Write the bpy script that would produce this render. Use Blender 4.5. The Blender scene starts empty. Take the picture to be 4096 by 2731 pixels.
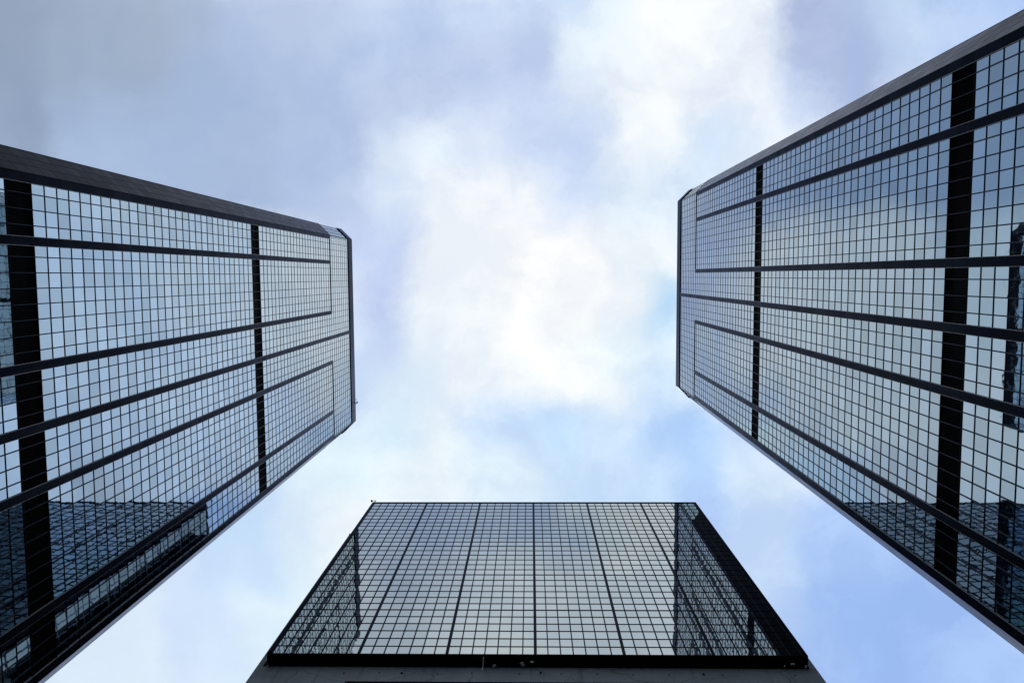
import bpy, math, random
from mathutils import Matrix, Vector
random.seed(7)
S = bpy.context.scene
COL = S.collection
EYE = 1.6                                   # height of the lens above the plaza

# ------------------------------------------------------------------ helpers
class MB:
    """collects quads (with optional pane uv / pane colour), built as ONE mesh object"""
    def __init__(s): s.v=[]; s.f=[]; s.uv=[]; s.c=[]
    def quad(s, a, b, c, d, uv=((0,0),(1,0),(1,1),(0,1)), col=(0,0,0,1)):
        n=len(s.v); s.v += [tuple(a),tuple(b),tuple(c),tuple(d)]; s.f.append((n,n+1,n+2,n+3))
        s.uv += list(uv); s.c += [col]*4
    def box(s, lo, hi, M=None):
        x0,y0,z0=lo; x1,y1,z1=hi
        p=[Vector(q) for q in ((x0,y0,z0),(x1,y0,z0),(x1,y1,z0),(x0,y1,z0),(x0,y0,z1),(x1,y0,z1),(x1,y1,z1),(x0,y1,z1))]
        if M is not None: p=[M@q for q in p]
        for i in ((3,2,1,0),(4,5,6,7),(0,1,5,4),(1,2,6,5),(2,3,7,6),(3,0,4,7)): s.quad(*[p[k] for k in i])
    def tube(s, pts, r, n=8):
        pts=[Vector(p) for p in pts]
        rings=[]
        for i,p in enumerate(pts):
            d=(pts[min(i+1,len(pts)-1)]-pts[max(i-1,0)]).normalized()
            a=d.orthogonal().normalized(); b=d.cross(a)
            rings.append([p+r*(math.cos(2*math.pi*k/n)*a+math.sin(2*math.pi*k/n)*b) for k in range(n)])
        for i in range(len(rings)-1):
            for k in range(n): s.quad(rings[i][k],rings[i][(k+1)%n],rings[i+1][(k+1)%n],rings[i+1][k])
        for R_ in (rings[0][::-1],rings[-1]):
            n0=len(s.v); s.v+=[tuple(q) for q in R_]; s.f.append(tuple(range(n0,n0+n))); s.uv+=[(0,0)]*n; s.c+=[(0,0,0,1)]*n
    def lathe(s, c, axis, prof, n=14):
        c=Vector(c); axis=Vector(axis).normalized(); a=axis.orthogonal().normalized(); b=axis.cross(a)
        rr=[[c+h*axis+r*(math.cos(2*math.pi*k/n)*a+math.sin(2*math.pi*k/n)*b) for k in range(n)] for h,r in prof]
        for i in range(len(rr)-1):
            for k in range(n): s.quad(rr[i][k],rr[i][(k+1)%n],rr[i+1][(k+1)%n],rr[i+1][k])
    def prism(s, poly, z0, z1):
        n=len(poly)
        per=0
        for i in range(n):
            a=poly[i]; b=poly[(i+1)%n]; L=math.dist(a,b)
            s.quad((*a,z0),(*b,z0),(*b,z1),(*a,z1),uv=((0,z0),(L,z0),(L,z1),(0,z1)))
        for z,o in ((z0,-1),(z1,1)):
            n0=len(s.v); s.v+=[(*p,z) for p in poly][::o]; s.f.append(tuple(range(n0,n0+n))); s.uv+=[(p[0],p[1]) for p in poly][::o]; s.c+=[(0,0,0,1)]*n
    def build(s, name, mat, parent=None):
        me=bpy.data.meshes.new(name); me.from_pydata(s.v,[],s.f); me.update()
        u=me.uv_layers.new(name='pane')
        u.data.foreach_set('uv',[x for t in s.uv for x in t])
        ca=me.color_attributes.new('pane_tone','FLOAT_COLOR','CORNER')
        ca.data.foreach_set('color',[x for t in s.c for x in t])
        me.materials.append(mat)
        o=bpy.data.objects.new(name,me); COL.objects.link(o)
        if parent: o.parent=parent
        return o
def tag(o,label,cat,group=None,kind=None):
    if label: o['label']=label
    if cat: o['category']=cat
    if group: o['group']=group
    if kind: o['kind']=kind
    return o
def empty(name,loc,rz=0):
    o=bpy.data.objects.new(name,None); COL.objects.link(o); o.location=loc; o.rotation_euler=(0,0,rz); o.empty_display_size=2
    return o
def copy_tree(o,parent=None):
    c=o.copy(); COL.objects.link(c)
    if parent is not None: c.parent=parent
    for ch in list(o.children): copy_tree(ch,c)
    return c

# ------------------------------------------------------------------ materials
def mat(name):
    m=bpy.data.materials.new(name); m.use_nodes=True; nt=m.node_tree; b=nt.nodes['Principled BSDF']
    return m,nt,b
def N(nt,t,**k):
    n=nt.nodes.new(t)
    for a,v in k.items():
        if a.startswith('i_'): n.inputs[int(a[2:])].default_value=v
        else: setattr(n,a,v)
    return n
def math_(nt,op,a,b=None,c=None):
    n=N(nt,'ShaderNodeMath',operation=op)
    for i,x in enumerate((a,b,c)):
        if x is None: continue
        if isinstance(x,(int,float)): n.inputs[i].default_value=x
        else: nt.links.new(x,n.inputs[i])
    return n.outputs[0]
def glass_material(name, c_dark, c_light, pillow, tilt, wave):
    """coated mirror glass: every pane has its own tone, slight tilt and slight pillow"""
    m,nt,b=mat(name); L=nt.links.new
    at=N(nt,'ShaderNodeAttribute',attribute_name='pane_tone'); sep=N(nt,'ShaderNodeSeparateColor'); L(at.outputs['Color'],sep.inputs[0])
    uv=N(nt,'ShaderNodeUVMap',uv_map='pane'); su=N(nt,'ShaderNodeSeparateXYZ'); L(uv.outputs[0],su.inputs[0])
    tc=N(nt,'ShaderNodeTexCoord')
    dirt=N(nt,'ShaderNodeTexNoise'); dirt.inputs['Scale'].default_value=1.7; dirt.inputs['Detail'].default_value=6; dirt.inputs['Roughness'].default_value=.65
    L(tc.outputs['Object'],dirt.inputs['Vector'])
    grime=N(nt,'ShaderNodeMapRange',i_1=.52,i_2=.75,i_3=0.,i_4=1.); L(dirt.outputs[0],grime.inputs[0])
    tone=N(nt,'ShaderNodeMix',data_type='RGBA'); L(sep.outputs[0],tone.inputs['Factor'])
    tone.inputs['A'].default_value=(*c_dark,1); tone.inputs['B'].default_value=(*c_light,1)
    dm=N(nt,'ShaderNodeMix',data_type='RGBA'); L(math_(nt,'MULTIPLY',grime.outputs[0],.16),dm.inputs['Factor'])
    L(tone.outputs['Result'],dm.inputs['A']); dm.inputs['B'].default_value=(.30,.33,.32,1)
    L(dm.outputs['Result'],b.inputs['Base Color'])
    b.inputs['Metallic'].default_value=1
    L(math_(nt,'MULTIPLY_ADD',grime.outputs[0],.05,.015),b.inputs['Roughness'])
    # height field in metres
    du=math_(nt,'SUBTRACT',su.outputs[0],.5); dv=math_(nt,'SUBTRACT',su.outputs[1],.5)
    r2=math_(nt,'ADD',math_(nt,'MULTIPLY',du,du),math_(nt,'MULTIPLY',dv,dv))
    h1=math_(nt,'MULTIPLY',r2,math_(nt,'MULTIPLY_ADD',sep.outputs[1],1.6*pillow,.35*pillow))
    h2=math_(nt,'MULTIPLY',du,math_(nt,'MULTIPLY_ADD',sep.outputs[2],2*tilt,-tilt))
    rb=math_(nt,'FRACT',math_(nt,'MULTIPLY',sep.outputs[2],17.3))
    h3=math_(nt,'MULTIPLY',dv,math_(nt,'MULTIPLY_ADD',rb,2*tilt,-tilt))
    nz=N(nt,'ShaderNodeTexNoise'); nz.inputs['Scale'].default_value=1.3; nz.inputs['Detail'].default_value=1.5
    L(tc.outputs['Object'],nz.inputs['Vector'])
    h=math_(nt,'ADD',math_(nt,'ADD',h1,h2),math_(nt,'ADD',h3,math_(nt,'MULTIPLY',nz.outputs[0],wave)))
    bp=N(nt,'ShaderNodeBump'); bp.inputs['Strength'].default_value=1; bp.inputs['Distance'].default_value=1
    L(h,bp.inputs['Height']); L(bp.outputs[0],b.inputs['Normal'])
    return m
M={}
M['glass']=glass_material('mirror_glass',(.275,.355,.405),(.365,.465,.545),.0022,.0014,.0014)
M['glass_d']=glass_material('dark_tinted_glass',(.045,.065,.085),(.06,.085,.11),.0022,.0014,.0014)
M['glass_c']=glass_material('grey_mirror_glass',(.315,.36,.375),(.36,.405,.425),.0022,.0014,.0016)
def simple(name,col,rough,spec=.5,metal=0,noise=0,scale=3.):
    m,nt,b=mat(name); L=nt.links.new
    b.inputs['Roughness'].default_value=rough; b.inputs['Specular IOR Level'].default_value=spec; b.inputs['Metallic'].default_value=metal
    if noise:
        tc=N(nt,'ShaderNodeTexCoord'); nz=N(nt,'ShaderNodeTexNoise'); nz.inputs['Scale'].default_value=scale; nz.inputs['Detail'].default_value=6
        L(tc.outputs['Object'],nz.inputs['Vector'])
        mx=N(nt,'ShaderNodeMix',data_type='RGBA'); L(nz.outputs[0],mx.inputs['Factor'])
        mx.inputs['A'].default_value=(*[c*(1-noise) for c in col],1); mx.inputs['B'].default_value=(*[c*(1+noise) for c in col],1)
        L(mx.outputs['Result'],b.inputs['Base Color'])
        L(math_(nt,'MULTIPLY_ADD',nz.outputs[0],.2*rough,.9*rough),b.inputs['Roughness'])
    else: b.inputs['Base Color'].default_value=(*col,1)
    return m
def panelled(name,col,rough,spec,pw,ph,joint=.012):
    """cladding panels with open dark joints, uv in metres"""
    m,nt,b=mat(name); L=nt.links.new
    uv=N(nt,'ShaderNodeUVMap',uv_map='pane')
    sx=N(nt,'ShaderNodeSeparateXYZ'); L(uv.outputs[0],sx.inputs[0])
    px=math_(nt,'DIVIDE',sx.outputs[0],pw); py=math_(nt,'DIVIDE',sx.outputs[1],ph)
    def edge(v,w): return math_(nt,'GREATER_THAN',math_(nt,'ABSOLUTE',math_(nt,'SUBTRACT',math_(nt,'FRACT',v),.5)),.5-w)
    jm=math_(nt,'MAXIMUM',edge(px,joint/pw/2),edge(py,joint/ph/2))
    jn=N(nt,'ShaderNodeMath',operation='ADD',name='joint_mask'); L(jm,jn.inputs[0]); jn.inputs[1].default_value=0.
    cell=N(nt,'ShaderNodeCombineXYZ'); L(math_(nt,'FLOOR',px),cell.inputs[0]); L(math_(nt,'FLOOR',py),cell.inputs[1])
    wn=N(nt,'ShaderNodeTexWhiteNoise',noise_dimensions='2D',name='panel_tone'); L(cell.outputs[0],wn.inputs['Vector'])
    c1=N(nt,'ShaderNodeMix',data_type='RGBA'); L(wn.outputs['Value'],c1.inputs['Factor']); c1.inputs['A'].default_value=(*[c*.8 for c in col],1); c1.inputs['B'].default_value=(*[c*1.2 for c in col],1)
    br=N(nt,'ShaderNodeMix',data_type='RGBA'); L(jn.outputs[0],br.inputs['Factor']); L(c1.outputs['Result'],br.inputs['A']); br.inputs['B'].default_value=(*[c*.2 for c in col],1)
    nz=N(nt,'ShaderNodeTexNoise'); nz.inputs['Scale'].default_value=.35; nz.inputs['Detail'].default_value=8; L(uv.outputs[0],nz.inputs['Vector'])
    mx=N(nt,'ShaderNodeMix',data_type='RGBA',blend_type='MULTIPLY'); mx.inputs['Factor'].default_value=.5
    L(br.outputs['Result'],mx.inputs['A']); L(nz.outputs[0],mx.inputs['B']); L(mx.outputs['Result'],b.inputs['Base Color'])
    L(math_(nt,'MULTIPLY_ADD',nz.outputs[0],rough*.5,rough*.75),b.inputs['Roughness'])
    b.inputs['Specular IOR Level'].default_value=spec
    return m
M['band']=panelled('dark_metal_panel',(.006,.0075,.012),.22,.32,1.366,6.,.022)
M['frame']=simple('anodised_frame',(.005,.007,.012),.22,.35)
M['mull']=simple('grey_mullion',(.020,.025,.036),.28,.45)
M['black']=simple('black_metal',(.004,.004,.005),.55,.2)
M['louvre']=simple('louvre_blade',(.004,.004,.0045),.5,.3)
M['trim']=simple('grey_aluminium',(.16,.17,.19),.4,.5)
M['granite']=panelled('dark_granite',(.013,.0145,.019),.20,.5,1.366,.824,.055)
M['core']=simple('dark_core',(.006,.006,.007),.9,.1)
M['fixture']=simple('grey_fixture',(.30,.33,.34),.5,.4)
M['white']=simple('white_enamel',(.75,.75,.72),.45,.4)
M['roof']=simple('roof_felt',(.08,.08,.085),.9,.2,0,.3,.6)

def concrete():
    m,nt,b=mat('stained_concrete'); L=nt.links.new
    tc=N(nt,'ShaderNodeTexCoord'); ob=tc.outputs['Object']
    base=N(nt,'ShaderNodeTexNoise'); base.inputs['Scale'].default_value=.45; base.inputs['Detail'].default_value=9; base.inputs['Roughness'].default_value=.62; L(ob,base.inputs['Vector'])
    cr=N(nt,'ShaderNodeValToRGB'); L(base.outputs[0],cr.inputs[0])
    cr.color_ramp.elements[0].position=.3; cr.color_ramp.elements[0].color=(.105,.128,.148,1)
    cr.color_ramp.elements[1].position=.75; cr.color_ramp.elements[1].color=(.160,.190,.215,1)
    # run-down streaks
    mp=N(nt,'ShaderNodeMapping'); mp.inputs['Scale'].default_value=(2.6,2.6,.11); L(ob,mp.inputs['Vector'])
    st=N(nt,'ShaderNodeTexNoise'); st.inputs['Scale'].default_value=1; st.inputs['Detail'].default_value=4; L(mp.outputs[0],st.inputs['Vector'])
    stm=N(nt,'ShaderNodeMapRange',i_1=.58,i_2=.74,i_3=0.,i_4=.55); L(st.outputs[0],stm.inputs[0])
    # hairline cracks
    mp2=N(nt,'ShaderNodeMapping'); mp2.inputs['Scale'].default_value=(.17,.17,.30); L(ob,mp2.inputs['Vector'])
    wob=N(nt,'ShaderNodeTexNoise'); wob.inputs['Scale'].default_value=1.2; wob.inputs['Detail'].default_value=5; L(ob,wob.inputs['Vector'])
    va=N(nt,'ShaderNodeVectorMath',operation='MULTIPLY_ADD'); L(wob.outputs['Color'],va.inputs[0]); va.inputs[1].default_value=(.12,.12,.12); L(mp2.outputs[0],va.inputs[2])
    vo=N(nt,'ShaderNodeTexVoronoi',feature='DISTANCE_TO_EDGE'); vo.inputs['Scale'].default_value=1; L(va.outputs[0],vo.inputs['Vector'])
    ck=N(nt,'ShaderNodeMapRange',i_1=.002,i_2=.012,i_3=.6,i_4=0.); L(vo.outputs['Distance'],ck.inputs[0])
    f=math_(nt,'MAXIMUM',stm.outputs[0],ck.outputs[0])
    mx=N(nt,'ShaderNodeMix',data_type='RGBA'); L(f,mx.inputs['Factor']); L(cr.outputs[0],mx.inputs['A']); mx.inputs['B'].default_value=(.045,.052,.055,1)
    L(mx.outputs['Result'],b.inputs['Base Color']); b.inputs['Roughness'].default_value=.85
    bp=N(nt,'ShaderNodeBump'); bp.inputs['Strength'].default_value=.4; bp.inputs['Distance'].default_value=.02; L(base.outputs[0],bp.inputs['Height']); L(bp.outputs[0],b.inputs['Normal'])
    return m
M['concrete']=concrete()
def weathered_gloss(m,tint,rough,ior):
    """dull matt base with a weak worn gloss that only shows at grazing angles"""
    nt=m.node_tree; b=nt.nodes['Principled BSDF']; L=nt.links.new
    b.inputs['Specular IOR Level'].default_value=0
    gl=N(nt,'ShaderNodeBsdfGlossy'); gl.inputs['Color'].default_value=(*tint,1)
    tc=N(nt,'ShaderNodeTexCoord'); nz=N(nt,'ShaderNodeTexNoise'); nz.inputs['Scale'].default_value=.6; nz.inputs['Detail'].default_value=6; L(tc.outputs['Object'],nz.inputs['Vector'])
    L(math_(nt,'MULTIPLY_ADD',nz.outputs[0],rough*.6,rough*.7),gl.inputs['Roughness'])
    if 'joint_mask' in nt.nodes:                      # open joints do not shine, panels differ a little
        pt=N(nt,'ShaderNodeMix',data_type='RGBA'); L(nt.nodes['panel_tone'].outputs['Value'],pt.inputs['Factor']); pt.inputs['A'].default_value=(*[t*.86 for t in tint],1); pt.inputs['B'].default_value=(*[t*1.10 for t in tint],1)
        hs=N(nt,'ShaderNodeMix',data_type='RGBA'); L(nt.nodes['joint_mask'].outputs[0],hs.inputs['Factor']); L(pt.outputs['Result'],hs.inputs['A']); hs.inputs['B'].default_value=(*[t*.35 for t in tint],1)
        L(hs.outputs['Result'],gl.inputs['Color'])
    fr=N(nt,'ShaderNodeFresnel'); fr.inputs['IOR'].default_value=ior
    mx=N(nt,'ShaderNodeMixShader'); L(fr.outputs[0],mx.inputs[0]); L(b.outputs[0],mx.inputs[1]); L(gl.outputs[0],mx.inputs[2])
    L(mx.outputs[0],nt.nodes['Material Output'].inputs['Surface'])
weathered_gloss(M['band'],(.27,.31,.44),.25,1.14)
weathered_gloss(M['frame'],(.24,.28,.38),.25,1.15)
weathered_gloss(M['granite'],(.56,.60,.72),.25,1.066)
weathered_gloss(M['mull'],(.34,.38,.45),.3,1.28)
weathered_gloss(M['black'],(.06,.06,.07),.4,1.3)
weathered_gloss(M['louvre'],(.10,.10,.11),.4,1.3)

# ------------------------------------------------------------------ glazed bays
def tones(u,z,spandrel):
    return (min(1,max(0,spandrel+random.uniform(-.24,.24))), random.random(), random.random(), 1)
def bay(parent, F, ulines, zlines, glass, heavy_z=(), heavy_u=(), depth=.030, tu=.035, tz=.033, trim=True, part='window'):
    """one glazed bay: panes in the plane F (u along the wall, z up, n outwards) > mullions, transoms.
    F maps (u, n, z) to tower space."""
    g=MB(); mv=MB(); tr=MB()
    for i in range(len(ulines)-1):
        for j in range(len(zlines)-1):
            a,b=ulines[i],ulines[i+1]; c,d=zlines[j],zlines[j+1]
            zi=int(round(c/1.366))
            sp=.76 if zi%2 else .38
            if random.random()<.07: sp-=.45
            g.quad(F(a,0,c),F(b,0,c),F(b,0,d),F(a,0,d),col=tones(a,c,sp))
    w=g.build(part,glass,parent)
    u0,u1=ulines[0],ulines[-1]; z0,z1=zlines[0],zlines[-1]
    def bx(mb,ua,ub,za,zb,n0,n1):
        P=[F(x,n,z) for z in (za,zb) for (x,n) in ((ua,n1),(ub,n1),(ub,n0),(ua,n0))]
        for q in ((0,1,5,4),(1,2,6,5),(3,0,4,7),(3,2,1,0),(4,5,6,7)): mb.quad(*[P[k] for k in q])
    for z in zlines:
        t=tz*2.1 if any(abs(z-h)<.01 for h in heavy_z) else tz
        za,zb=z-t,z+t
        if abs(z-z0)<1e-6: za=z
        if abs(z-z1)<1e-6: zb=z
        bx(tr,u0,u1,za,zb,-.01,depth)
    for u in ulines:
        t=tu*2.6 if any(abs(u-h)<.01 for h in heavy_u) else tu
        ua,ub=u-t,u+t
        if abs(u-u0)<1e-6: ua=u
        if abs(u-u1)<1e-6: ub=u
        bx(mv,ua,ub,z0,z1,-.02,depth+.006)
    mv.build('mullion',M['mull'] if trim else M['frame'],w); tr.build('transom',M['frame'],w)
    return w

# ------------------------------------------------------------------ the chamfered twin towers
W=31.88; C=1.75; MOD=.98; OFF=.26; PH=1.366; ZT=140.0+EYE
ZPAR=137.22+EYE; ZLED=124.85+EYE; L1T=92.08+EYE; L1B=89.65+EYE; L2T=50.03+EYE; L2B=47.50+EYE
Z_LOW=L2B-24*PH                                    # top of the granite base
GRID=[OFF+MOD*k for k in range(33)]
BANDS=[4,12,16,20,28]; HB=.265; EB=.56
D=W+2*C                                            # overall side of the octagon plan
def face_matrix(k):                                # k = 0 front (+x), then round the plan
    a=k*math.pi/2; c=Vector((-D/2,0,0))
    R_=Matrix.Rotation(a,4,'Z')
    return Matrix.Translation(c)@R_@Matrix.Translation(-c)
def F_front(k):
    Mx=face_matrix(k)
    def F(u,n,z): return Mx@Vector((n,u-W/2,z))
    return F
def F_chamfer(k):
    Mx=face_matrix(k); s=1/math.sqrt(2)
    def F(u,n,z):                                  # u runs from the front face round the +y corner
        return Mx@Vector((-u*s+n*s, W/2+u*s+n*s, z))
    return F
def fbox(mb,F,u0,u1,z0,z1,n0,n1,uvm=True):
    P=[F(x,n,z) for z in (z0,z1) for (x,n) in ((u0,n1),(u1,n1),(u1,n0),(u0,n0))]
    for q in ((0,1,5,4),(1,2,6,5),(2,3,7,6),(3,0,4,7),(3,2,1,0),(4,5,6,7)):
        if q==(0,1,5,4): uv=((z0,u0),(z0,u1),(z1,u1),(z1,u0))
        else: uv=((0,0),(0,.3),(.3,.3),(.3,0))
        mb.quad(*[P[k] for k in q],uv=uv)
def zrange(a,b,n): return [a+(b-a)*i/n for i in range(n+1)]
Z_A=zrange(Z_LOW,L2B,24); Z_B=zrange(L2T,L1B,29); Z_C=zrange(L1T,ZLED,24); Z_D=zrange(ZLED,ZPAR,9)
def octagon(inset=0, c=C):
    i=inset; x0=-D+i; x1=-i; y0=-D/2+i; y1=D/2-i; q=c+i*(1-math.sqrt(2))*-0+0
    k=c-i*(2-math.sqrt(2))
    return [(x1,y0+k),(x1,y1-k),(x1-k,y1),(x0+k,y1),(x0,y1-k),(x0,y0+k),(x0+k,y0),(x1-k,y0)]
def build_tower(root):
    # body behind the glass, base and roof
    mb=MB(); mb.prism(octagon(.35),.0,ZT-1.2); mb.build('core',M['core'],root)
    mb=MB(); mb.prism(octagon(-.25,C+.1),.0,Z_LOW); mb.build('granite_base',M['granite'],root)
    mb=MB(); mb.prism(octagon(.34),ZT-1.2,ZT-.9); mb.build('roof',M['roof'],root)
    for k in range(4):
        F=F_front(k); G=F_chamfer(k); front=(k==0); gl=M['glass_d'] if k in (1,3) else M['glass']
        # bays between the dark pilasters
        edges=[EB]+[e for b in BANDS for e in (GRID[b]-HB,GRID[b]+HB)]+[W-EB]
        side=None
        for i in range(0,len(edges),2):
            a,b=edges[i],edges[i+1]; us=[a]+[g for g in GRID if a+.1<g<b-.1]+[b]
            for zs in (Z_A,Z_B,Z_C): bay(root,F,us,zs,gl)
        # storeys above the ledge, split by the one pilaster that runs to the parapet
        m_=GRID[16]
        for (a,b) in ((0.06,m_-HB),(m_+HB,W-.06)):
            us=[a]+[g for g in GRID if a+.1<g<b-.1]+[b]
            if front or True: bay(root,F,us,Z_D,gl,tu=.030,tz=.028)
        # the two middle bays run on without a ledge: a plain transom there
        for (lo,hi) in ((0,12),(20,32)):
            a=0.0 if lo==0 else GRID[20]-HB; b=W if hi==32 else GRID[12]+HB
            mb=MB(); fbox(mb,F,a,b,ZLED-.13,ZLED+.13,-.05,.07); mb.build('ledge',M['black'],root)
        # pilasters
        for j,b in enumerate(BANDS):
            top=ZPAR if b==16 else ZLED-.13
            mb=MB(); fbox(mb,F,GRID[b]-HB,GRID[b]+HB,Z_LOW,top,-.05,.10); p=mb.build('pilaster',M['band'],root)
            t=MB()
            for s_ in (-1,1):
                u=GRID[b]+s_*(HB+.018); fbox(t,F,u-.016,u+.016,Z_LOW,top,-.02,.075)
            t.build('edge_trim',M['trim'],p)
        for (a,b) in ((0.0,EB),(W-EB,W)):
            mb=MB(); fbox(mb,F,a,b,Z_LOW,ZLED-.13,-.05,.102); p=mb.build('pilaster',M['band'],root)
            t=MB(); u=EB+.018 if a==0 else W-EB-.018; fbox(t,F,u-.016,u+.016,Z_LOW,ZLED-.13,-.02,.075); t.build('edge_trim',M['trim'],p)
        # louvred plant storeys
        for (zb,zt) in ((L1B,L1T),(L2B,L2T)):
            for i in range(0,len(edges),2):
                a,b=edges[i],edges[i+1]; mb=MB()
                fbox(mb,F,a,b,zb,zt,-.30,-.22)
                fbox(mb,F,a,b,zb,zb+.07,-.22,.05); fbox(mb,F,a,b,zt-.07,zt,-.22,.05)
                n=int((b-a)/.14)
                for q in range(n):
                    u=a+(q+.5)*(b-a)/n; fbox(mb,F,u-.016,u+.016,zb+.07,zt-.07,-.20,-.01)
                lv=mb.build('louvre',M['louvre'],root)
                t=MB()
                for g in GRID:
                    if a+.1<g<b-.1: fbox(t,F,g-.022,g+.022,zb+.07,zt-.07,-.2,.04)
                t.build('mullion',M['mull'],lv)
        # parapet
        mb=MB(); fbox(mb,F,-.02,W+.02,ZPAR,ZT,-.35,.13); mb.build('parapet',M['band'],root)
        # chamfered corner: granite below the ledge, glass above
        cw=C*math.sqrt(2)
        mb=MB(); fbox(mb,G,.0,cw,Z_LOW,ZLED-.135,-.2,.06); mb.build('corner_cladding',M['granite'],root)
        mb=MB(); fbox(mb,G,-.05,cw+.05,ZLED-.135,ZLED+.135,-.1,.09); mb.build('ledge',M['black'],root)
        bay(root,G,[0.03+(cw-.06)*i/3 for i in range(4)],Z_D,M['glass'],depth=.018,part='corner_window')
        mb=MB(); fbox(mb,G,-.02,cw+.02,ZPAR,ZT,-.35,.135); mb.build('parapet',M['band'],root)
YL=9.385; YR=3.286; XL=-31.27; XR=25.55
left=empty('office_tower',(XL,YL,0))
build_tower(left)
right=copy_tree(left); right.location=(XR,YR,0.0); right.rotation_euler=(0,0,math.pi)
tag(left,'left of the twin tall mirror-glass towers, its upper corner clad in near-black granite','office tower','twin chamfered glass towers')
tag(right,'right of the twin tall mirror-glass towers, its upper corner clad in paler grey granite','office tower','twin chamfered glass towers')

# ------------------------------------------------------------------ the lower, square central tower
CX0,CX1,CY=-20.51,21.01,29.0; CZT=100.82+EYE; CZB=59.25+EYE; CYB=29.95; CDEPTH=34.
ct=empty('office_block',((CX0+CX1)/2,CY,0))
def loc(x,y,z): return Vector((x-(CX0+CX1)/2,y-CY,z))
def Fc(u,n,z): return loc(CX0+u,CY-n,z)
cw=CX1-CX0
def cbox(mb,lo,hi): mb.box(loc(*lo),loc(*hi))
colm=(cw-.5)/42
us_all=[.25+colm*i for i in range(43)]
zr=zrange(CZB+.10,CZT-.10,30)
heavy_z=[zr[i] for i in (0,6,12,18,24)]
for b_ in range(6):
    for g_ in range(5):
        us=us_all[b_*7:b_*7+8]; zs=zr[g_*6:g_*6+7]
        bay(ct,Fc,us,zs,M['glass_c'],heavy_z=[zs[0]],heavy_u=[us[0],us[-1]],tu=.046,tz=.038,depth=.032,trim=False)
mb=MB()
cbox(mb,(CX0,CY-.09,CZT-.10),(CX1,CY+.4,CZT+.02)); mb.build('roof_coping',M['band'],ct)
for (a,b) in ((0,.25),(cw-.25,cw)):
    mb=MB(); cbox(mb,(CX0+a,CY-.085,CZB),(CX0+b,CY+.25,CZT-.10)); mb.build('corner_trim',M['band'],ct)
mb=MB(); cbox(mb,(CX0+.25,CY-.075,CZB-.02),(CX1-.25,CY+.2,CZB+.10)); mb.build('sill',M['black'],ct)
mb=MB(); cbox(mb,(CX0+.25,CY+.02,CZB-.01),(CX1-.25,CYB+.3,CZB+.06)); cbox(mb,(CX0,CY+.25,CZB-.012),(CX0+.25,CYB+.3,CZB+.05)); cbox(mb,(CX1-.25,CY+.25,CZB-.012),(CX1,CYB+.3,CZB+.05)); mb.build('soffit',M['black'],ct)
mb=MB(); cbox(mb,(CX0+.35,CY+.30,CZB+.3),(CX1-.35,CY+CDEPTH,CZT-.6)); mb.build('core',M['core'],ct)
# returns: a strip of glass, then blank dark cladding
for sgn,x in ((-1,CX0),(1,CX1)):
    def Fs(u,n,z,sgn=sgn,x=x): return loc(x+sgn*n,CY+u,z)
    if sgn>0:
        def Fs(u,n,z,x=x): return loc(x+n,CY+u,z)
    us=[.45,1.5,2.55,3.6,4.5]
    for g_ in range(5):
        bay(ct,Fs,us,zr[g_*6:g_*6+7],M['glass_c'],heavy_z=[zr[g_*6]],heavy_u=[us[0],us[-1]],tu=.05,tz=.044,trim=False,part='side_window')
    mb=MB(); lo,hi=sorted((x-sgn*.2,x+sgn*.03)); cbox(mb,(lo,CY+4.6,CZB),(hi,CY+CDEPTH,CZT)); mb.build('side_cladding',M['band'],ct)
    # blank fin wall standing out from the flank: dark panels, concrete outer edge
    xo=-23.92 if sgn<0 else 24.30; zt=(102.0 if sgn<0 else 95.)+EYE
    mb=MB(); lo,hi=sorted((x+sgn*.04,xo-sgn*.5)); cbox(mb,(lo,CY+4.62,62.),(hi,CY+4.84,zt)); mb.build('fin_panel',M['band'],ct)
    mb=MB(); lo,hi=sorted((xo-sgn*.5,xo)); cbox(mb,(lo,CY+4.60,62.),(hi,CY+4.86,zt)); mb.build('concrete_fin',M['concrete'],ct)
    if sgn<0:
        mb=MB(); cbox(mb,(xo-.03,CY+4.55,zt),(xo+.9,CY+4.9,zt+.3)); cbox(mb,(xo+.25,CY+4.6,zt+.3),(xo+.7,CY+4.85,zt+.8)); mb.build('fin_cap',M['frame'],ct)
    mb=MB(); lo,hi=sorted((x-sgn*.2,x+sgn*.05))
    cbox(mb,(lo,CY+.40,CZT-.4),(hi,CY+4.6,CZT)); mb.build('roof_coping',M['band'],ct)
mb=MB(); cbox(mb,(CX0+.1,CY+CDEPTH,CZB),(CX1-.1,CY+CDEPTH+.2,CZT)); mb.build('rear_wall',M['band'],ct)
mb=MB(); cbox(mb,(CX0+.3,CY+.45,CZT-.6),(CX1-.3,CY+CDEPTH-.1,CZT-.45)); mb.build('roof',M['roof'],ct)
# concrete walls under the overhanging glass box, with a shallow louvred opening
LX0,LX1,LZ=-13.94,14.29,57.05+EYE; BX0,BX1=CX0-.72,CX1+.58
mb=MB()
cbox(mb,(BX0,CYB,LZ),(BX1,CYB+1.0,CZB-.015))
cbox(mb,(BX0,CYB,0),(LX0,CYB+1.0,LZ)); cbox(mb,(LX1,CYB,0),(BX1,CYB+1.0,LZ))
cbox(mb,(LX0,CYB,0),(LX1,CYB+1.0,LZ-14))
cbox(mb,(BX0-.55,CYB+1.0,0),(BX1+.45,CY+CDEPTH,CZB-.1))
mb.build('concrete_wall',M['concrete'],ct)
mb=MB(); cbox(mb,(LX0,CYB+.02,LZ-.10),(LX1,CYB+.98,LZ-.005)); op=mb.build('louvred_opening',M['black'],ct)
mb=MB()
cbox(mb,(LX0,CYB+.60,LZ-14),(LX1,CYB+.66,LZ-.10))
n=int((LX1-LX0)/.12)
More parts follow.
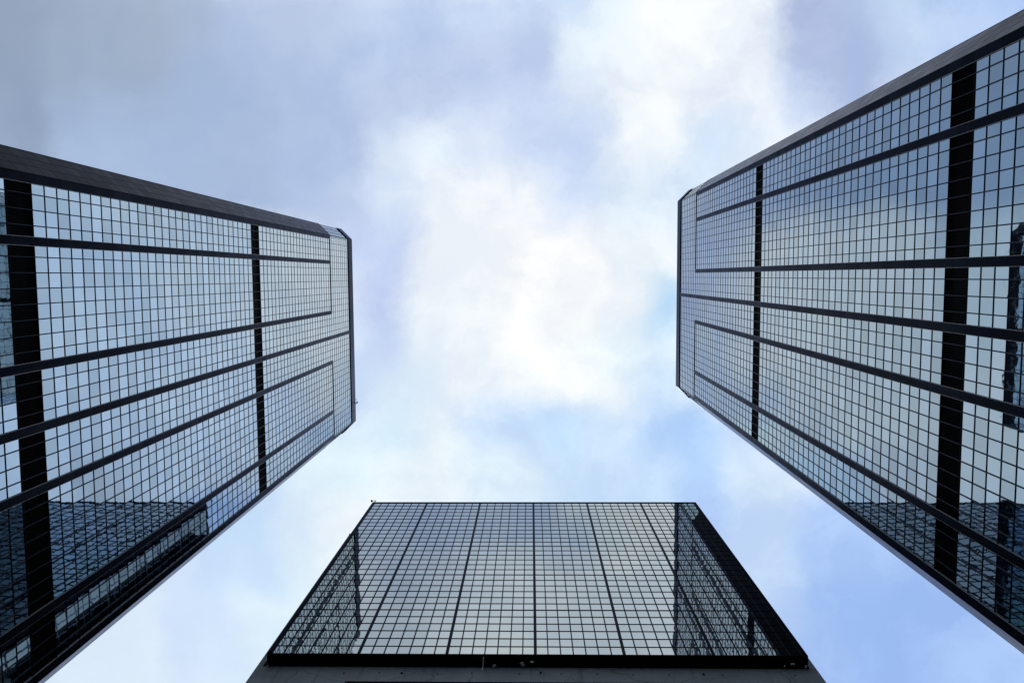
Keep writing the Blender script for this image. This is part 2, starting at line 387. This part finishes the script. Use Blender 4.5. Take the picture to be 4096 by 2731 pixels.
for i in range(n):
    x=LX0+(i+.5)*(LX1-LX0)/n; cbox(mb,(x-.028,CYB+.28,LZ-14),(x+.028,CYB+.60,LZ-.10))
mb.build('blade',M['trim'],op)
mb=MB()
for i in range(29):
    x=LX0+.1+i*1.0; cbox(mb,(x-.03,CYB+.08,LZ-14),(x+.03,CYB+.27,LZ-.10))
mb.build('mullion',M['fixture'],op)
# drain spouts in the concrete
for x,z,r in ((-14.3,58.2,.05),(-11.6,58.3,.035),(-9.9,58.25,.09),(-7.2,58.2,.035),(-4.6,58.3,.035),(-.95,58.25,.04),(.65,58.42,.085),(2.2,58.25,.04),(4.9,58.3,.04),(7.6,58.2,.04),(10.3,58.25,.04),(12.9,58.3,.09),(14.3,58.2,.04),(19.7,58.2,.05)):
    mb=MB(); mb.tube([loc(x,CYB+.05,z+EYE),loc(x,CYB-.07,z+EYE-.02)],r,8); mb.build('drain_spout',M['black'],ct)
mb=MB(); mb.tube([loc(-3.73,CY+.09,CZB-.05),loc(-3.80,CYB-.05,CZB-.06)],.030,8); mb.tube([loc(-3.80,CYB-.05,CZB-.06),loc(-3.80,CYB-.04,CZB-.5)],.028,8); mb.build('conduit',M['white'],ct)
tag(ct,'lower square mirror-glass block on a grey concrete base, between the two tall towers','office block')

# floodlights hung under the soffit
def floodlight(name,x,y,w,d,rz,rx,label,mat_='fixture'):
    r=empty(name,(x,y,CZB-.03),rz)
    mb=MB(); T=Matrix.Translation((0,0,-.16))@Matrix.Rotation(rx,4,'X')
    mb.box((-w/2,-d/2,-.03),(w/2,d/2,.03),T); mb.box((-w*.4,-d*.4,.03),(w*.4,d*.4,.07),T); mb.build('housing',M[mat_],r)
    mb=MB(); mb.box((-w/2-.02,-.02,-.16),(-w/2-.005,.02,.0)); mb.box((w/2+.005,-.02,-.16),(w/2+.02,.02,.0)); mb.build('bracket',M['black'],r)
    tag(r,label,'floodlight','fittings under the black soffit'); return r
floodlight('floodlight',-2.9,29.72,.28,.16,-.35,.2,'small grey box lamp under the soffit, nearest the thin white conduit')
floodlight('floodlight',-.74,29.58,.26,.36,-.45,.3,'largest square grey lamp under the middle of the black soffit')
floodlight('floodlight',-.02,29.42,.29,.10,.12,.5,'thin pale slat-shaped lamp under the soffit, right of the square one')
floodlight('floodlight',19.79,29.48,.32,.10,-.1,.4,'thin grey lamp under the right end of the soffit')
floodlight('floodlight',20.80,29.67,.13,.26,.1,.2,'narrow upright grey lamp at the extreme right corner of the soffit')
floodlight('floodlight',19.19,29.63,.07,.09,.2,.2,'tiny bright white lamp under the right end of the soffit','white')
floodlight('floodlight',-20.40,29.84,.09,.14,.2,.3,'small pale lamp at the extreme left corner of the soffit')

# lamp on the roof corner of the central block
rl=empty('roof_lamp',(-20.30,29.02,CZT))
mb=MB(); mb.tube([(0,0,-.25),(0,0,1.22)],.045,8); mb.build('mast',M['frame'],rl)
mb=MB(); mb.tube([(0,0,.78),(-.12,0,.93),(-.42,0,.95)],.032,6); mb.tube([(0,0,1.12),(-.12,0,.95)],.025,6); mb.build('arm',M['frame'],rl)
mb=MB(); mb.lathe((-.50,0,.90),(-.8,0,-.5),[(-.15,.02),(-.12,.09),(-.04,.14),(.05,.14),(.11,.10),(.14,.0)]); mb.build('lamp_head',M['black'],rl)
tag(rl,'small dark lamp on a thin mast at the left roof corner of the middle block','lamp')
# aerial on the left tower's roof edge
ae=empty('roof_aerial',(XL+.05,22.25,ZT-.1))
mb=MB(); mb.tube([(0,0,0),(.12,0,.9)],.05,6); mb.build('post',M['frame'],ae)
mb=MB(); mb.tube([(.02,-.62,.15),(.16,-.70,.75),(.16,.0,.75),(.14,.18,.70),(.0,.30,.15)],.032,6); mb.build('rail',M['mull'],ae)
mb=MB(); mb.lathe((.20,.0,.80),(1,0,.6),[(-.16,.02),(-.13,.10),(.0,.14),(.12,.13),(.16,.0)],10); mb.build('head',M['frame'],ae)
tag(ae,'tiny bracketed aerial sticking out from the roof edge of the left tower','aerial')

# ------------------------------------------------------------------ ground
def paving():
    m,nt,b=mat('plaza_paving'); L=nt.links.new
    tc=N(nt,'ShaderNodeTexCoord'); br=N(nt,'ShaderNodeTexBrick',offset=.5); L(tc.outputs['Object'],br.inputs['Vector'])
    br.inputs['Scale'].default_value=1; br.inputs['Brick Width'].default_value=.9; br.inputs['Row Height'].default_value=.6; br.inputs['Mortar Size'].default_value=.01
    br.inputs['Color1'].default_value=(.19,.185,.18,1); br.inputs['Color2'].default_value=(.25,.245,.235,1); br.inputs['Mortar'].default_value=(.08,.08,.08,1)
    L(br.outputs[0],b.inputs['Base Color']); b.inputs['Roughness'].default_value=.7
    return m
mb=MB(); mb.quad((-1500,-1500,0),(1500,-1500,0),(1500,1500,0),(-1500,1500,0)); g=mb.build('ground',paving()); tag(g,None,None,kind='structure')

# ------------------------------------------------------------------ sky: Nishita above, broken cloud deck in front of it
CAMR=Matrix(((0.999716,0.00642943,0.02294721),(-0.0045451,0.99668396,-0.08124305),(-0.02339347,0.08111568,0.99643012)))
FPX=3199.19
def deck(px,py):                                    # a point of the cloud deck at a position in or beyond the frame
    v=Vector(((px*4096/2352-2048)/FPX,(py*4096/2352-1365.5)/FPX,1)); r=CAMR.transposed()@v
    return r.x/r.z, r.y/r.z
SUN_EL=math.radians(80); SUN_AZ=math.radians(8)
CL=[ # px, py, radius, sRGB of the cloud there
(0,0,150,150,163,188),(0,220,150,150,165,192),(280,110,150,163,177,202),(520,260,130,172,188,221),(260,330,130,172,189,222),(650,90,130,183,197,229),(900,60,110,194,209,240),(1100,40,90,203,217,246),
(780,360,110,182,197,231),(980,190,100,183,197,232),(1150,130,80,188,202,236),(1290,30,70,208,222,249),(1360,100,70,232,241,253),(1500,180,90,244,249,254),(1650,60,90,243,249,255),(1700,240,80,238,245,254),
(1500,330,80,240,247,254),(1620,400,80,216,231,253),(1850,80,80,178,189,225),(1950,160,80,182,195,231),(1800,180,60,205,217,245),(2060,60,80,208,223,250),(2250,60,100,190,209,247),(2350,-40,110,172,198,245),
(1000,330,80,226,236,252),(900,450,80,222,232,252),(1050,540,100,247,251,255),(1250,620,110,251,253,255),(1150,290,70,206,217,247),(1280,410,80,208,221,250),(1400,480,70,228,238,253),(1450,570,70,238,247,253),
(1500,680,60,196,226,253),(1450,760,70,228,242,253),(860,590,70,202,214,247),(900,720,70,196,208,244),(840,820,80,212,226,252),(1060,740,90,244,250,255),(1250,800,90,248,252,255),(1360,880,70,242,249,253),
(1120,890,80,238,246,253),(960,880,70,228,240,253),(1270,970,55,196,223,254),(1150,1000,55,203,223,252),(1420,960,60,212,230,254),(1500,850,70,214,233,255),(890,980,70,222,239,254),(1010,1060,70,238,248,254),
(1450,1080,65,204,225,253),(1300,1080,65,208,229,254),(1590,1050,70,176,207,252),(1700,1130,70,218,233,253),(1810,1290,80,202,221,252),(1650,1190,60,182,207,252),(1950,1280,80,178,204,251),(2000,1450,110,166,196,248),
(2120,1510,110,164,193,247),(2250,1560,110,172,199,248),(1900,1520,90,174,200,248),(760,1090,80,228,243,254),(600,1250,90,204,225,253),(700,1370,90,230,243,254),(480,1450,90,212,227,253),(300,1550,110,226,237,253),
(600,1510,90,224,239,254),(810,1240,80,243,250,254),
(960,330,70,234,242,255),(1150,1130,70,230,243,255),(1300,1190,70,208,229,254),(1000,1190,80,238,247,255),(1480,1200,70,200,223,253),(1200,1370,170,215,231,252),(1020,430,70,240,246,255),(1160,450,70,246,250,255),(1180,700,90,253,255,255),(1380,650,70,249,253,255),(1400,790,60,240,250,255),(1320,840,70,250,254,255),(1000,830,70,236,246,255),
# cloud outside the frame and behind the towers, unseen: colours chosen to set the glass reflections
(1200,-250,150,266,272,278),(1200,-430,240,268,273,278),(700,-260,170,236,244,256),(1700,-260,170,262,269,277),(1200,-900,420,240,246,254),(250,-260,200,180,194,218),(2300,-300,200,140,182,196),
(1760,640,120,252,258,266),(2000,600,140,248,260,276),(2060,420,110,245,255,270),(2050,860,130,244,258,280),(2260,640,150,243,257,279),(2600,600,190,243,257,279),(2650,900,180,244,258,282),(2850,250,220,226,242,268),(2800,1200,230,240,255,282),(3300,700,400,236,250,272),
(660,690,90,240,246,254),(430,720,100,236,243,251),(150,740,100,232,240,251),(400,850,110,236,243,251),(120,880,130,236,243,251),(-200,700,220,230,239,251),(-350,1150,260,232,243,256),(-300,300,220,176,191,220),(-900,800,400,220,232,248),(1200,1900,300,205,221,251)]
def lin(c):
    c/=255.; return c/12.92 if c<=.04045 else ((c+.055)/1.055)**2.4
w=bpy.data.worlds.new('World'); S.world=w; w.use_nodes=True; nt=w.node_tree; nt.nodes.clear(); L=nt.links.new
out=N(nt,'ShaderNodeOutputWorld')
tc=N(nt,'ShaderNodeTexCoord'); sp=N(nt,'ShaderNodeSeparateXYZ'); L(tc.outputs['Generated'],sp.inputs[0])
zz=math_(nt,'MAXIMUM',sp.outputs[2],.10)
cmb=N(nt,'ShaderNodeCombineXYZ'); L(math_(nt,'DIVIDE',sp.outputs[0],zz),cmb.inputs[0]); L(math_(nt,'DIVIDE',sp.outputs[1],zz),cmb.inputs[1])
uvv=cmb.outputs[0]
def noise(vec,scale,detail,rough=.55,off=0):
    mp=N(nt,'ShaderNodeMapping'); mp.inputs['Location'].default_value=(off,off*.7,off*1.3); L(vec,mp.inputs['Vector'])
    n=N(nt,'ShaderNodeTexNoise'); n.inputs['Scale'].default_value=scale; n.inputs['Detail'].default_value=detail; n.inputs['Roughness'].default_value=rough; L(mp.outputs[0],n.inputs['Vector']); return n
def warp(vec,amount,n):
    a=N(nt,'ShaderNodeVectorMath',operation='SUBTRACT'); L(n.outputs['Color'],a.inputs[0]); a.inputs[1].default_value=(.5,.5,.5)
    b=N(nt,'ShaderNodeVectorMath',operation='MULTIPLY_ADD'); L(a.outputs[0],b.inputs[0]); b.inputs[1].default_value=(amount,amount,0); L(vec,b.inputs[2]); return b.outputs[0]
wv=warp(uvv,.09,noise(uvv,4.5,2,.55,3.1)); wv=warp(wv,.070,noise(uvv,12,8,.70,8.7))
def cloud_colour(u,v):                               # smooth blend of the seen and chosen cloud colours
    W_=1e-4; c=[.62e-4,.68e-4,.80e-4]
    for (px,py,rad,r,g_,b_) in CL:
        if r<235: r*=.985; g_*=1.004
        cu,cv=deck(px,py); k=FPX*2352/4096/(rad*.72); e=math.exp(-k*k*((u-cu)**2+(v-cv)**2)); W_+=e
        c[0]+=e*lin(r); c[1]+=e*lin(g_); c[2]+=e*lin(b_)
    return [x/W_ for x in c]
US=[-1.25,-.95,-.78]+[-.68+.056*i for i in range(25)]+[.75,.92,1.25]
VS=[-1.1,-.75,-.55,-.45]+[-.38+.058*i for i in range(17)]+[.70,1.0]
suv=N(nt,'ShaderNodeSeparateXYZ'); L(wv,suv.inputs[0])
ur=N(nt,'ShaderNodeMapRange',i_1=US[0],i_2=US[-1],i_3=0.,i_4=1.); L(suv.outputs[0],ur.inputs[0])
acc=None
for j,v in enumerate(VS):
    rp=N(nt,'ShaderNodeValToRGB'); cr=rp.color_ramp; cr.interpolation='EASE'; L(ur.outputs[0],rp.inputs[0])
    for i,u in enumerate(US):
        t=(u-US[0])/(US[-1]-US[0]); el=cr.elements[i] if i<2 else cr.elements.new(t)
        el.position=t
    for i,u in enumerate(US): cr.elements[i].color=(*cloud_colour(u,v),1)
    if acc is None: acc=rp.outputs[0]; continue
    f=N(nt,'ShaderNodeMapRange',i_1=VS[j-1],i_2=v,i_3=0.,i_4=1.,interpolation_type='SMOOTHSTEP'); L(suv.outputs[1],f.inputs[0])
    mxr=N(nt,'ShaderNodeMix',data_type='RGBA'); L(f.outputs[0],mxr.inputs['Factor']); L(acc,mxr.inputs['A']); L(rp.outputs[0],mxr.inputs['B']); acc=mxr.outputs['Result']
# wisps: thin lighter and darker tufts inside the deck
ws=noise(wv,8,8,.60,1.7)
wf=N(nt,'ShaderNodeMapRange',i_1=.40,i_2=.61,i_3=-1.,i_4=1.); L(ws.outputs[0],wf.inputs[0])
sm=N(nt,'ShaderNodeMapRange',i_1=-.45,i_2=-.05,i_3=.35,i_4=1.,interpolation_type='SMOOTHSTEP'); L(suv.outputs[0],sm.inputs[0])   # the grey layer on that side is smoother
wa=math_(nt,'MULTIPLY',wf.outputs[0],sm.outputs[0])
ch=N(nt,'ShaderNodeVectorMath',operation='MULTIPLY_ADD'); L(wa,ch.inputs[0]); ch.inputs[1].default_value=(.098,.076,.042); ch.inputs[2].default_value=(1.0,1.0,1.0)
cl=N(nt,'ShaderNodeVectorMath',operation='MULTIPLY'); L(acc,cl.inputs[0]); L(ch.outputs[0],cl.inputs[1])
sky=N(nt,'ShaderNodeTexSky',sky_type='NISHITA',sun_disc=False,sun_elevation=SUN_EL,sun_rotation=SUN_AZ)
bg1=N(nt,'ShaderNodeBackground'); L(sky.outputs[0],bg1.inputs[0]); bg1.inputs[1].default_value=.10
bg2=N(nt,'ShaderNodeBackground'); L(cl.outputs[0],bg2.inputs[0]); bg2.inputs[1].default_value=1.0
mx=N(nt,'ShaderNodeMixShader'); mx.inputs[0].default_value=.97; L(bg1.outputs[0],mx.inputs[1]); L(bg2.outputs[0],mx.inputs[2]); L(mx.outputs[0],out.inputs[0])

sd=bpy.data.lights.new('sun','SUN'); sd.energy=.5; sd.angle=math.radians(12); sd.color=(1,.96,.9)
so=bpy.data.objects.new('sun',sd); COL.objects.link(so)
sv=Vector((math.cos(SUN_EL)*math.sin(SUN_AZ),math.cos(SUN_EL)*math.cos(SUN_AZ),math.sin(SUN_EL)))
so.rotation_euler=sv.to_track_quat('Z','Y').to_euler(); so.location=(0,0,300)

# ------------------------------------------------------------------ camera
cam=bpy.data.cameras.new('camera'); cam.sensor_width=36; cam.lens=FPX/4096*36; cam.clip_end=5000; cam.clip_start=.1
co=bpy.data.objects.new('camera',cam); COL.objects.link(co)
Rm=Matrix((CAMR[0],-CAMR[1],-CAMR[2])).transposed().to_4x4()
co.matrix_world=Matrix.Translation((0,0,EYE))@Rm
S.camera=co
S.view_settings.view_transform='Standard'; S.view_settings.look='None'; S.view_settings.exposure=0; S.view_settings.gamma=1
S.cycles.max_bounces=10; S.cycles.glossy_bounces=8
